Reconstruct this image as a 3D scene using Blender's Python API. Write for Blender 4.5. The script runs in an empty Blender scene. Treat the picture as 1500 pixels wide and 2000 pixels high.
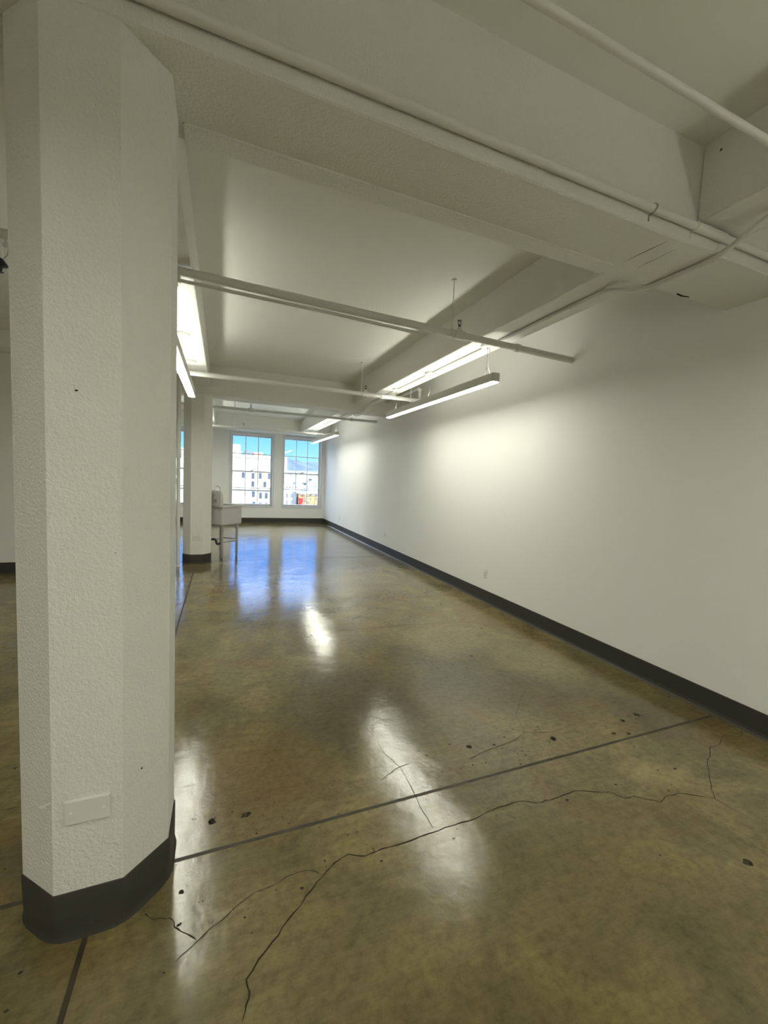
import bpy, bmesh, math, random
from mathutils import Vector, Matrix

S = bpy.context.scene
COL = S.collection
PI = math.pi

# ---------------------------------------------------------------- camera
cam_d = bpy.data.cameras.new('camera')
cam = bpy.data.objects.new('camera', cam_d)
COL.objects.link(cam)
R_ = Vector((0.9291388418974227, -0.36696584196061843, 0.045134059330518436))
U_ = Vector((-0.014056090790949164, 0.08692548256347324, 0.9961156493062359))
F_ = Vector((0.3694637178251647, 0.926164149228009, -0.07560773700862458))
M = Matrix(((R_.x, U_.x, -F_.x, 0), (R_.y, U_.y, -F_.y, 0), (R_.z, U_.z, -F_.z, 1.45), (0, 0, 0, 1)))
cam.matrix_world = M
cam_d.sensor_fit = 'HORIZONTAL'
cam_d.sensor_width = 36.0
cam_d.lens = 796.0078 / 1500 * 36.0
cam_d.clip_start = 0.02
cam_d.clip_end = 30000
S.camera = cam

# ---------------------------------------------------------------- exposure, world, sun
vs = S.view_settings
vs.view_transform = 'Standard'
vs.look = 'None'
vs.gamma = 1.0
vs.use_curve_mapping = False
vs.exposure = 0.42

SKY = 1.75
DOWN = 35.0      # radiance of the light fixtures' lower lens
UP = 17.0         # radiance of their upper lens
LAMP = (0.99, 0.995, 0.85, 1)

w = bpy.data.worlds.new('sky')
S.world = w
w.use_nodes = True
nt = w.node_tree
nt.nodes.clear()
tc = nt.nodes.new('ShaderNodeTexCoord')
sx = nt.nodes.new('ShaderNodeSeparateXYZ')
cr = nt.nodes.new('ShaderNodeValToRGB')
bgd = nt.nodes.new('ShaderNodeBackground')
wo = nt.nodes.new('ShaderNodeOutputWorld')
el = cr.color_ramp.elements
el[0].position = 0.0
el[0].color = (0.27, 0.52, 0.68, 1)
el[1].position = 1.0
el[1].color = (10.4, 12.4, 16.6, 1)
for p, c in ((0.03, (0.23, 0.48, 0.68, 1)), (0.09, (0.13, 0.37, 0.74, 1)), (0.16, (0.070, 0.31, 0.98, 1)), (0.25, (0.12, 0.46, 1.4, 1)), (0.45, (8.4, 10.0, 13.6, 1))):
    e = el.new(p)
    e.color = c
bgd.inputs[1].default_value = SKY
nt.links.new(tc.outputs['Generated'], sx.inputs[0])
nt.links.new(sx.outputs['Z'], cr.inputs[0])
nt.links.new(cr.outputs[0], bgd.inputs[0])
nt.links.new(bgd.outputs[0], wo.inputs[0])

sd = bpy.data.lights.new('sun', 'SUN')
sd.energy = 5.0
sd.angle = math.radians(0.6)
sd.color = (1.0, 0.95, 0.86)
sun = bpy.data.objects.new('sun', sd)
COL.objects.link(sun)
sun.location = (-20, -40, 60)
sun.rotation_euler = Vector((-0.30, 0.78, -0.62)).to_track_quat('-Z', 'Y').to_euler()


# ---------------------------------------------------------------- helpers
def tag(o, label=None, cat=None, group=None, kind=None):
    if label: o['label'] = label
    if cat: o['category'] = cat
    if group: o['group'] = group
    if kind: o['kind'] = kind
    return o


def obj(name, bm, m, parent=None, loc=None, smooth=False):
    me = bpy.data.meshes.new(name)
    bmesh.ops.recalc_face_normals(bm, faces=bm.faces)
    bm.to_mesh(me)
    bm.free()
    if m: me.materials.append(m)
    if smooth:
        for p in me.polygons: p.use_smooth = True
        me.set_sharp_from_angle(angle=math.radians(40))
    o = bpy.data.objects.new(name, me)
    COL.objects.link(o)
    if parent: o.parent = parent
    if loc: o.location = loc
    return o


def empty(name, loc, label, cat, group=None, rz=0):
    o = bpy.data.objects.new(name, None)
    o.empty_display_size = 0.1
    COL.objects.link(o)
    o.location = loc
    o.rotation_euler = (0, 0, rz)
    return tag(o, label, cat, group)


def copy_tree(o, parent=None):
    c = o.copy()
    COL.objects.link(c)
    if parent: c.parent = parent
    for ch in list(o.children): copy_tree(ch, c)
    return c


def NB(): return bmesh.new()


def box(bm, x0, x1, y0, y1, z0, z1, bev=0.0, seg=2):
    b = bmesh.new() if bev else bm
    v = [b.verts.new((x, y, z)) for x in (x0, x1) for y in (y0, y1) for z in (z0, z1)]
    for f in ((0, 1, 3, 2), (4, 6, 7, 5), (0, 4, 5, 1), (2, 3, 7, 6), (0, 2, 6, 4), (1, 5, 7, 3)):
        b.faces.new([v[i] for i in f])
    if bev:
        bmesh.ops.recalc_face_normals(b, faces=b.faces)
        bmesh.ops.bevel(b, geom=b.edges[:], offset=bev, segments=seg, affect='EDGES', profile=0.5)
        merge(bm, b)
    return bm


def merge(bm, b, mat=None):
    me = bpy.data.meshes.new('tmp')
    b.to_mesh(me)
    b.free()
    if mat: me.transform(mat)
    bm.from_mesh(me)
    bpy.data.meshes.remove(me)


def prism(bm, pts, z0, z1):
    lo = [bm.verts.new((x, y, z0)) for x, y in pts]
    hi = [bm.verts.new((x, y, z1)) for x, y in pts]
    n = len(pts)
    bm.faces.new(lo[::-1])
    bm.faces.new(hi)
    for i in range(n):
        j = (i + 1) % n
        bm.faces.new((lo[i], lo[j], hi[j], hi[i]))
    return bm


def tube(bm, pts, r, seg=12, cap=True):
    pts = [Vector(p) for p in pts]
    rs = r if isinstance(r, (list, tuple)) else [r] * len(pts)
    rings = []
    t0 = (pts[1] - pts[0]).normalized()
    a = Vector((0, 0, 1)) if abs(t0.z) < 0.9 else Vector((1, 0, 0))
    n = t0.cross(a).normalized()
    for i, p in enumerate(pts):
        if i == 0: t = t0
        elif i == len(pts) - 1: t = (pts[i] - pts[i - 1]).normalized()
        else: t = ((pts[i + 1] - pts[i]).normalized() + (pts[i] - pts[i - 1]).normalized()).normalized()
        n = (n - t * n.dot(t)).normalized()
        b = t.cross(n)
        rings.append([bm.verts.new(p + rs[i] * (math.cos(2 * PI * k / seg) * n + math.sin(2 * PI * k / seg) * b)) for k in range(seg)])
    for A, B in zip(rings, rings[1:]):
        for k in range(seg):
            bm.faces.new((A[k], A[(k + 1) % seg], B[(k + 1) % seg], B[k]))
    if cap:
        bm.faces.new(rings[0][::-1])
        bm.faces.new(rings[-1])
    return bm


def fillet(pts, rad, n=6):
    pts = [Vector(p) for p in pts]
    out = [pts[0]]
    for a, b, c in zip(pts, pts[1:], pts[2:]):
        d1 = (a - b)
        d2 = (c - b)
        r = min(rad, d1.length * 0.49, d2.length * 0.49)
        p = b + d1.normalized() * r
        q = b + d2.normalized() * r
        for i in range(n + 1):
            t = i / n
            out.append(p * (1 - t) ** 2 + b * 2 * t * (1 - t) + q * t * t)
    out.append(pts[-1])
    return out


def lathe(bm, prof, seg=20, c=(0, 0, 0)):
    rings = []
    for r, z in prof:
        if r < 1e-6: rings.append([bm.verts.new((c[0], c[1], c[2] + z))])
        else: rings.append([bm.verts.new((c[0] + r * math.cos(2 * PI * k / seg), c[1] + r * math.sin(2 * PI * k / seg), c[2] + z)) for k in range(seg)])
    for A, B in zip(rings, rings[1:]):
        for k in range(seg):
            a = [A[k % len(A)], A[(k + 1) % len(A)], B[(k + 1) % len(B)], B[k % len(B)]]
            u = []
            for v in a:
                if v not in u: u.append(v)
            if len(u) > 2: bm.faces.new(u)
    return bm


def ribbon(bm, pts, wd, z, jag=0.0, rnd=None, sub=4):
    """a thin flat strip following the points, as a crack lies in the slab"""
    P = []
    for (x0, y0), (x1, y1) in zip(pts, pts[1:]):
        for k in range(sub):
            t = k / sub
            jx = rnd.uniform(-jag, jag) if rnd and k else 0
            jy = rnd.uniform(-jag, jag) if rnd and k else 0
            P.append(Vector((x0 + (x1 - x0) * t + jx, y0 + (y1 - y0) * t + jy)))
    P.append(Vector(pts[-1]))
    L = []
    for i, p in enumerate(P):
        d = (P[min(i + 1, len(P) - 1)] - P[max(i - 1, 0)]).normalized()
        nn = Vector((-d.y, d.x))
        ww = wd * (rnd.uniform(0.5, 1.4) if rnd else 1) * 0.5
        if rnd and i in (0, len(P) - 1): ww *= 0.3
        L.append((bm.verts.new((p.x + nn.x * ww, p.y + nn.y * ww, z)), bm.verts.new((p.x - nn.x * ww, p.y - nn.y * ww, z))))
    for a, b in zip(L, L[1:]): bm.faces.new((a[0], a[1], b[1], b[0]))
    return bm


# ---------------------------------------------------------------- materials
def mat(name, color, rough=0.5, spec=0.5, metal=0.0, bump=None, vary=0.0, vscale=3.0):
    m = bpy.data.materials.new(name)
    m.use_nodes = True
    n = m.node_tree
    p = n.nodes['Principled BSDF']
    p.inputs['Base Color'].default_value = (*color, 1)
    p.inputs['Roughness'].default_value = rough
    p.inputs['Specular IOR Level'].default_value = spec
    p.inputs['Metallic'].default_value = metal
    t = n.nodes.new('ShaderNodeTexCoord')
    if vary:
        no = n.nodes.new('ShaderNodeTexNoise')
        no.inputs['Scale'].default_value = vscale
        no.inputs['Detail'].default_value = 4
        n.links.new(t.outputs['Object'], no.inputs['Vector'])
        rp = n.nodes.new('ShaderNodeValToRGB')
        rp.color_ramp.elements[0].position = 0.3
        rp.color_ramp.elements[1].position = 0.7
        rp.color_ramp.elements[0].color = (*[c * (1 - vary) for c in color], 1)
        rp.color_ramp.elements[1].color = (*[min(1, c * (1 + vary)) for c in color], 1)
        n.links.new(no.outputs[0], rp.inputs[0])
        n.links.new(rp.outputs[0], p.inputs['Base Color'])
    if bump:
        prev = None
        for sc, st, di in bump:
            no = n.nodes.new('ShaderNodeTexNoise')
            no.inputs['Scale'].default_value = sc
            no.inputs['Detail'].default_value = 5
            no.inputs['Roughness'].default_value = 0.6
            n.links.new(t.outputs['Object'], no.inputs['Vector'])
            bp = n.nodes.new('ShaderNodeBump')
            bp.inputs['Strength'].default_value = st
            bp.inputs['Distance'].default_value = di
            n.links.new(no.outputs[0], bp.inputs['Height'])
            if prev: n.links.new(prev.outputs[0], bp.inputs['Normal'])
            prev = bp
        n.links.new(prev.outputs[0], p.inputs['Normal'])
    return m


def emit(name, color, strength):
    m = bpy.data.materials.new(name)
    m.use_nodes = True
    n = m.node_tree
    p = n.nodes['Principled BSDF']
    p.inputs['Base Color'].default_value = (0.8, 0.8, 0.8, 1)
    p.inputs['Emission Color'].default_value = color
    p.inputs['Emission Strength'].default_value = strength
    return m


WHITE = (0.84, 0.84, 0.79)
m_conc = mat('painted_concrete', WHITE, 0.55, 0.35, bump=((13, 0.45, 0.008), (105, 0.8, 0.007)))
m_slab = mat('painted_slab', WHITE, 0.6, 0.3, bump=((6, 0.4, 0.010), (45, 0.3, 0.004)))
m_wall = mat('painted_drywall', (0.88, 0.88, 0.855), 0.55, 0.3, bump=((120, 0.12, 0.002),))
m_base = mat('rubber_base', (0.052, 0.051, 0.043), 0.5, 0.25)
m_pipe = mat('painted_pipe', (0.74, 0.74, 0.70), 0.4, 0.4)
m_trimw = mat('window_paint', (0.74, 0.75, 0.76), 0.4, 0.4)
m_house = mat('fixture_housing', (0.72, 0.72, 0.68), 0.4, 0.4)
m_plast = mat('white_plastic', (0.78, 0.78, 0.74), 0.35, 0.5)
m_slot = mat('dark_slot', (0.05, 0.05, 0.045), 0.6)
m_black = mat('black_metal', (0.012, 0.012, 0.012), 0.45)
m_steel = mat('brushed_steel', (0.66, 0.66, 0.65), 0.42, 0.5, metal=0.2)
m_leg = mat('galvanised_steel', (0.40, 0.40, 0.39), 0.45, 0.5, metal=0.3)
m_chrome = mat('chrome', (0.7, 0.7, 0.7), 0.15, 0.5, metal=1.0)
m_abs = mat('dark_plastic_trap', (0.05, 0.05, 0.055), 0.4)
m_wire = mat('steel_wire', (0.35, 0.35, 0.33), 0.4, 0.5, metal=0.6)
m_crack = mat('crack_shadow', (0.035, 0.028, 0.016), 0.8, 0.1)
m_joint = mat('joint_filler', (0.055, 0.045, 0.026), 0.5, 0.3, vary=0.3, vscale=9)
m_pit = mat('exposed_aggregate', (0.050, 0.042, 0.026), 0.9, 0.03, vary=0.6, vscale=60)
m_rust = mat('rust', (0.10, 0.06, 0.02), 0.8)
m_down = emit('lower_lens', LAMP, DOWN)
m_up = emit('upper_lens', LAMP, UP)


def glass_mat():
    m = bpy.data.materials.new('window_glass')
    m.use_nodes = True
    n = m.node_tree
    n.nodes.clear()
    o = n.nodes.new('ShaderNodeOutputMaterial')
    mx = n.nodes.new('ShaderNodeMixShader')
    tr = n.nodes.new('ShaderNodeBsdfTransparent')
    tr.inputs[0].default_value = (0.96, 0.98, 0.98, 1)
    gl = n.nodes.new('ShaderNodeBsdfGlossy')
    gl.inputs['Roughness'].default_value = 0.02
    fr = n.nodes.new('ShaderNodeFresnel')
    fr.inputs[0].default_value = 1.45
    n.links.new(fr.outputs[0], mx.inputs[0])
    n.links.new(tr.outputs[0], mx.inputs[1])
    n.links.new(gl.outputs[0], mx.inputs[2])
    n.links.new(mx.outputs[0], o.inputs[0])
    return m


m_glass = glass_mat()


STAINS = [
    ((0.15, 1.95, 0.42), (0.175, 0.108, 0.036), 0.6),      # rusty brown beside the near column
    ((0.85, 2.45, 0.60), (0.090, 0.080, 0.048), 0.75),     # dark grey worn patch mid floor
    ((1.65, 2.60, 0.45), (0.105, 0.100, 0.066), 0.7),
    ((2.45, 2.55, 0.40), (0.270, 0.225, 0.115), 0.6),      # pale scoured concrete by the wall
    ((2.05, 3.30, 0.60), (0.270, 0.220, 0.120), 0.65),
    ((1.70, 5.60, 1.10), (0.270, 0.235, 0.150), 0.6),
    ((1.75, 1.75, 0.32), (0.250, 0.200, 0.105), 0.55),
    ((1.25, 1.15, 0.30), (0.120, 0.098, 0.040), 0.6),
]


def floor_mat():
    m = bpy.data.materials.new('polished_concrete')
    m.use_nodes = True
    n = m.node_tree
    L = n.links.new
    p = n.nodes['Principled BSDF']
    t = n.nodes.new('ShaderNodeTexCoord')

    def noise(sc, det=6, rough=0.6, dist=0.0, stretch=None):
        no = n.nodes.new('ShaderNodeTexNoise')
        no.inputs['Scale'].default_value = sc
        no.inputs['Detail'].default_value = det
        no.inputs['Roughness'].default_value = rough
        no.inputs['Distortion'].default_value = dist
        if stretch:
            mp = n.nodes.new('ShaderNodeMapping')
            mp.inputs['Scale'].default_value = stretch
            mp.inputs['Rotation'].default_value = (0, 0, 0.5)
            L(t.outputs['Object'], mp.inputs[0])
            L(mp.outputs[0], no.inputs['Vector'])
        else:
            L(t.outputs['Object'], no.inputs['Vector'])
        return no

    def ramp(src, stops):
        r = n.nodes.new('ShaderNodeValToRGB')
        e = r.color_ramp.elements
        e[0].position, e[0].color = stops[0][0], (*stops[0][1], 1)
        e[1].position, e[1].color = stops[-1][0], (*stops[-1][1], 1)
        for q, c in stops[1:-1]: e.new(q).color = (*c, 1)
        L(src, r.inputs[0])
        return r

    def mix(fac, a, b, mode='MIX'):
        x = n.nodes.new('ShaderNodeMix')
        x.data_type = 'RGBA'
        x.blend_type = mode
        if isinstance(fac, float): x.inputs[0].default_value = fac
        else: L(fac, x.inputs[0])
        L(a, x.inputs[6])
        L(b, x.inputs[7])
        return x.outputs[2]

    big = noise(0.55, 5, 0.55, 0.6)
    c1 = ramp(big.outputs[0], ((0.30, (0.100, 0.082, 0.036)), (0.45, (0.150, 0.122, 0.052)), (0.56, (0.195, 0.160, 0.074)), (0.70, (0.270, 0.228, 0.118))))
    mid = noise(2.2, 7, 0.65, 0.8)
    c2 = ramp(mid.outputs[0], ((0.30, (0.55, 0.56, 0.60)), (0.50, (1.0, 1.0, 1.0)), (0.70, (1.5, 1.42, 1.22))))
    a = mix(0.75, c1.outputs[0], c2.outputs[0], 'MULTIPLY')
    rust = noise(1.3, 5, 0.6, 1.2)
    f3 = ramp(rust.outputs[0], ((0.50, (0, 0, 0)), (0.70, (0.6, 0.6, 0.6))))
    rc = n.nodes.new('ShaderNodeRGB')
    rc.outputs[0].default_value = (0.175, 0.108, 0.038, 1)
    b = mix(f3.outputs[0], a, rc.outputs[0])
    # broad worn stains of the slab, each with its own place and ragged edge
    edge = noise(1.7, 6, 0.65, 0.5)
    for (x, y, r), colr, amt in STAINS:
        vd = n.nodes.new('ShaderNodeVectorMath')
        vd.operation = 'DISTANCE'
        vd.inputs[1].default_value = (x, y, 0)
        L(t.outputs['Object'], vd.inputs[0])
        ma = n.nodes.new('ShaderNodeMath')
        ma.operation = 'MULTIPLY_ADD'
        ma.inputs[1].default_value = 1.3 * r
        L(edge.outputs[0], ma.inputs[0])
        L(vd.outputs['Value'], ma.inputs[2])
        mr = n.nodes.new('ShaderNodeMapRange')
        mr.inputs['From Min'].default_value = 1.05 * r
        mr.inputs['From Max'].default_value = 1.75 * r
        mr.inputs['To Min'].default_value = amt
        mr.inputs['To Max'].default_value = 0.0
        L(ma.outputs[0], mr.inputs['Value'])
        q = n.nodes.new('ShaderNodeRGB')
        q.outputs[0].default_value = (*colr, 1)
        b = mix(mr.outputs[0], b, q.outputs[0])
    fine = noise(26, 8, 0.75)
    c4 = ramp(fine.outputs[0], ((0.28, (0.60, 0.58, 0.55)), (0.50, (1, 1, 1)), (0.72, (1.25, 1.24, 1.20))))
    c = mix(0.85, b, c4.outputs[0], 'MULTIPLY')
    scr = noise(5, 8, 0.8, 0.3, (1, 9, 1))
    c5 = ramp(scr.outputs[0], ((0.35, (0.85, 0.85, 0.85)), (0.55, (1, 1, 1)), (0.72, (1.22, 1.22, 1.2))))
    c = mix(0.8, c, c5.outputs[0], 'MULTIPLY')
    L(c, p.inputs['Base Color'])
    rr = ramp(mid.outputs[0], ((0.3, (0.10, 0.10, 0.10)), (0.7, (0.17, 0.17, 0.17))))
    r6 = ramp(scr.outputs[0], ((0.35, (0.65, 0.65, 0.65)), (0.65, (1.45, 1.45, 1.45))))
    L(mix(1.0, rr.outputs[0], r6.outputs[0], 'MULTIPLY'), p.inputs['Roughness'])
    p.inputs['IOR'].default_value = 1.62
    wv = noise(3.2, 5, 0.55)
    b1 = n.nodes.new('ShaderNodeBump')
    b1.inputs['Strength'].default_value = 0.30
    b1.inputs['Distance'].default_value = 0.012
    L(wv.outputs[0], b1.inputs['Height'])
    b2 = n.nodes.new('ShaderNodeBump')
    b2.inputs['Strength'].default_value = 0.20
    b2.inputs['Distance'].default_value = 0.002
    L(fine.outputs[0], b2.inputs['Height'])
    L(b1.outputs[0], b2.inputs['Normal'])
    L(b2.outputs[0], p.inputs['Normal'])
    return m


m_floor = floor_mat()

# ---------------------------------------------------------------- the room
XR, XL, YF, YB = 3.067, -5.6, -4.6, 13.0     # right wall, left wall, wall behind the camera, window wall
ZC, ZX, ZL = 3.125, 2.67, 2.775              # slab, cross beam underside, long beam underside
CX = -0.367                                  # column line
YA, YC, BD = 1.409, 7.04, 0.376              # near faces of the two cross beams, their depth

floor = tag(obj('floor', box(NB(), XL - .3, XR + .3, YF - .3, YB + .3, -.25, 0), m_floor), kind='structure')

# saw-cut joints, cracks and pits of the slab
JW = 0.016
for pts in (((-5.6, 1.585), (3.06, 1.585)), ((-0.375, -4.5), (-0.375, 12.9)), ((-5.6, 7.23), (3.06, 7.23))):
    obj('control_joint', ribbon(NB(), pts, JW, 0.0006, sub=1), m_joint, floor)
rnd = random.Random(4)
CR = {
 'a': [[0.069, 1.023], [0.089, 1.07], [0.084, 1.117], [0.165, 1.19], [0.238, 1.252], [0.339, 1.334], [0.414, 1.383], [0.472, 1.401], [0.537, 1.372], [0.605, 1.381], [0.733, 1.377], [0.897, 1.388], [1.046, 1.385], [1.157, 1.401], [1.294, 1.404], [1.38, 1.366], [1.468, 1.363], [1.604, 1.371], [1.766, 1.307], [1.795, 1.254], [1.856, 1.25], [1.941, 1.182], [1.998, 1.199], [2.091, 1.192], [2.22, 1.109]],
 'b': [[3.04, 1.42], [2.946, 1.38], [2.847, 1.422], [2.721, 1.371], [2.64, 1.374], [2.558, 1.321], [2.494, 1.303], [2.342, 1.203], [2.22, 1.109], [2.253, 0.976]],
 'c': [[-0.113, 1.231], [-0.032, 1.282], [0.035, 1.318], [0.121, 1.367], [0.198, 1.374], [0.267, 1.389], [0.321, 1.385], [0.357, 1.358]],
 'd': [[0.729, 1.723], [0.83, 1.775], [0.925, 1.795]],
 'e': [[0.817, 2.023], [0.826, 1.898], [0.863, 1.78], [0.86, 1.68], [0.845, 1.523], [0.846, 1.403]],
 'f': [[1.223, 1.723], [1.382, 1.754], [1.58, 1.779], [1.689, 1.825], [1.858, 1.772], [2.054, 1.797]],
 'g': [[-0.218, 1.411], [-0.187, 1.381], [-0.142, 1.372], [-0.111, 1.327], [-0.055, 1.275]],
 'h': [[-1.2, 2.0], [-0.848, 2.067], [-0.765, 2.065]],
 'i': [[1.689, 1.825], [1.75, 1.972], [1.898, 2.115], [2.099, 2.271]],
 'j': [[1.013, 3.678], [1.684, 3.661], [2.365, 3.595]],
}
CW = {'a': 0.0042, 'b': 0.003, 'c': 0.0024, 'd': 0.003, 'e': 0.0022, 'f': 0.0028, 'g': 0.003, 'h': 0.003, 'i': 0.002, 'j': 0.006}
for k, pts in CR.items():
    obj('crack', ribbon(NB(), pts, CW[k], 0.0009, 0.004, rnd), m_crack, floor)
PITS = [[0.113, 1.719, 0.0225], [-0.022, 1.729, 0.0215], [0.903, 1.329, 0.007], [1.298, 1.813, 0.0195], [1.44, 1.781, 0.011], [1.809, 1.721, 0.0265], [2.21, 1.645, 0.0185], [2.297, 1.617, 0.0155], [2.385, 1.727, 0.0195], [2.541, 1.75, 0.025], [1.493, 1.631, 0.008], [1.836, 1.333, 0.01], [2.053, 1.219, 0.006], [2.248, 1.316, 0.011], [2.147, 1.337, 0.008], [1.993, 2.836, 0.026], [1.747, 2.736, 0.0125], [1.521, 1.335, 0.0105], [0.586, 1.332, 0.008], [0.282, 1.328, 0.0075], [-0.111, 1.451, 0.0115], [-0.109, 1.339, 0.008], [1.966, 0.851, 0.02], [2.474, 3.382, 0.0185], [1.216, 1.331, 0.004], [1.805, 1.842, 0.0075], [-0.903, 2.351, 0.009], [-0.138, 1.213, 0.004], [-0.705, 1.743, 0.0065], [-0.518, 1.349, 0.008], [-0.515, 1.257, 0.0065], [1.541, 1.821, 0.0085], [2.003, 1.726, 0.009], [3.0, 1.844, 0.012], [1.117, 3.254, 0.0105], [0.487, 1.599, 0.0045], [0.171, 1.794, 0.0045]]
bm = NB()
for k in range(70):
    PITS.append([rnd.uniform(1.0, 2.95), 1.70 + rnd.gauss(0, 0.09), rnd.uniform(0.002, 0.008)])
for k in range(40):
    PITS.append([rnd.uniform(-0.15, 0.6), rnd.uniform(1.3, 1.85), rnd.uniform(0.002, 0.006)])
for k in range(90):
    PITS.append([rnd.uniform(-0.9, 2.9), rnd.uniform(0.7, 6.0), rnd.uniform(0.0015, 0.006)])
for x, y, r in PITS:
    q = []
    nn = 9
    ph = rnd.uniform(0, 6.3)
    for i in range(nn):
        rr = r * rnd.uniform(0.55, 1.15)
        q.append(bm.verts.new((x + rr * math.cos(ph + 2 * PI * i / nn), y + 0.8 * rr * math.sin(ph + 2 * PI * i / nn), 0.0007)))
    bm.faces.new(q)
tag(obj('pitting', bm, m_pit, floor), kind='stuff')

# walls
tag(obj('wall_right', box(NB(), XR, XR + .3, YF - .3, YB + .3, 0, ZC + .2), m_wall), kind='structure')
tag(obj('wall_left', box(NB(), XL - .3, XL, YF - .3, YB + .3, 0, ZC + .2), m_wall), kind='structure')
tag(obj('wall_front', box(NB(), XL, XR, YF - .3, YF, 0, ZC + .2), m_wall), kind='structure')
bm = NB()                                     # partition left of the near column, returning to the window wall
box(bm, XL, -2.45, 6.77, 6.92, 0, ZC)
box(bm, -2.57, -2.45, 6.92, YB, 0, ZC)
tag(obj('wall_partition', bm, m_wall), kind='structure')
tag(obj('trim_1', box(NB(), XL, -2.40, 6.70, 6.77, 2.90, ZC), m_wall), kind='structure')   # bulkhead over the partition

# window wall: openings (x0, x1) from 0.51 to 2.67
WINS = [(-2.17, -0.97), (0.226, 1.432), (1.758, 2.935)]
WZ0, WZ1 = 0.51, 2.67
bm = NB()
xs = [XL] + [v for a in WINS for v in a] + [XR]
for i in range(0, len(xs), 2): box(bm, xs[i], xs[i + 1], YB, YB + .3, 0, ZC + .2)
for a, b in WINS:
    box(bm, a, b, YB, YB + .3, 0, WZ0)
    box(bm, a, b, YB, YB + .3, WZ1, ZC + .2)
wb = tag(obj('wall_back', bm, m_wall), kind='structure')
obj('pilaster', box(NB(), -0.72, -0.02, 12.88, YB, 0, 2.74), m_wall, wb)

# slab and beams
ceil = tag(obj('ceiling', box(NB(), XL - .3, XR + .3, YF - .3, YB + .3, ZC, ZC + .3), m_slab), kind='structure')
BEVEL = 0.006


def beam(name, x0, x1, y0, y1, z0):
    return obj(name, box(NB(), x0, x1, y0, y1, z0, ZC + .01, BEVEL, 1), m_conc, ceil)


for y0 in (YA - 5.63, YA, YC): beam('cross_beam', XL, XR, y0, y0 + BD, ZX)
beam('end_beam', XL, XR, 12.35, YB, 2.735)
for x0 in (2.14, CX - .165, CX - .165 - 2.675):
    for y0, y1 in ((YF, YA - 5.63), (YA - 5.63 + BD, YA), (YA + BD, YC), (YC + BD, 12.35)):
        if x0 < -2 and y0 > 1.5: continue
        beam('long_beam', x0, x0 + .33, y0, y1, ZL)
# the formwork lip under the near cross beam and on the face of the far one
obj('formwork_lip', box(NB(), CX + .22, 1.95, YA + .285, YA + BD + .002, ZX - .012, ZX + .02, .005, 1), m_conc, ceil)
obj('formwork_lip', box(NB(), XL, XR, YC - .014, YC + .05, ZX + .002, 2.80, .004, 1), m_conc, ceil)
for x0, y0, x1, y1 in ((1.966, 1.662, 1.987, 1.435), (2.082, 1.666, 2.089, 1.462)):
    obj('board_mark', ribbon(NB(), ((x0, y0), (x1, y1)), 0.004, ZX - .0008, 0.001, rnd), m_pit, ceil)
obj('gouge', ribbon(NB(), ((2.555, 1.760), (2.60, 1.768), (2.675, 1.760)), 0.012, ZX - .0008, 0.003, rnd), m_pit, ceil)
bm = NB()
lathe(bm, ((0.0, 0.004), (0.004, 0.003), (0.006, 0.0)), 9)
o = obj('rusty_anchor', bm, m_rust, ceil, (2.139, 1.33, 3.06))
o.rotation_euler = (0, -PI / 2, 0)


# rubber base: coved at the floor
def base_run(name, p0, p1, nrm):
    bm = NB()
    prof = ((0, 0.152), (0.004, 0.152), (0.006, 0.148), (0.006, 0.030), (0.010, 0.012), (0.022, 0.0), (0, 0))
    p0 = Vector((*p0, 0))
    p1 = Vector((*p1, 0))
    nv = Vector((*nrm, 0))
    A = [bm.verts.new(p0 + nv * a + Vector((0, 0, z))) for a, z in prof]
    B = [bm.verts.new(p1 + nv * a + Vector((0, 0, z))) for a, z in prof]
    n = len(prof)
    for i in range(n): bm.faces.new((A[i], A[(i + 1) % n], B[(i + 1) % n], B[i]))
    bm.faces.new(A[::-1])
    bm.faces.new(B)
    return tag(obj(name, bm, m_base), kind='structure')


base_run('baseboard_right', (XR, YF), (XR, YB), (-1, 0))
base_run('baseboard_back', (-2.45, YB), (XR, YB), (0, -1))
base_run('baseboard_pilaster', (-0.72, 12.88), (-0.02, 12.88), (0, -1))
base_run('baseboard_partition', (XL, 6.77), (-2.45, 6.77), (0, -1))
base_run('baseboard_left', (-2.45, 6.77), (-2.45, YB), (1, 0))


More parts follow.
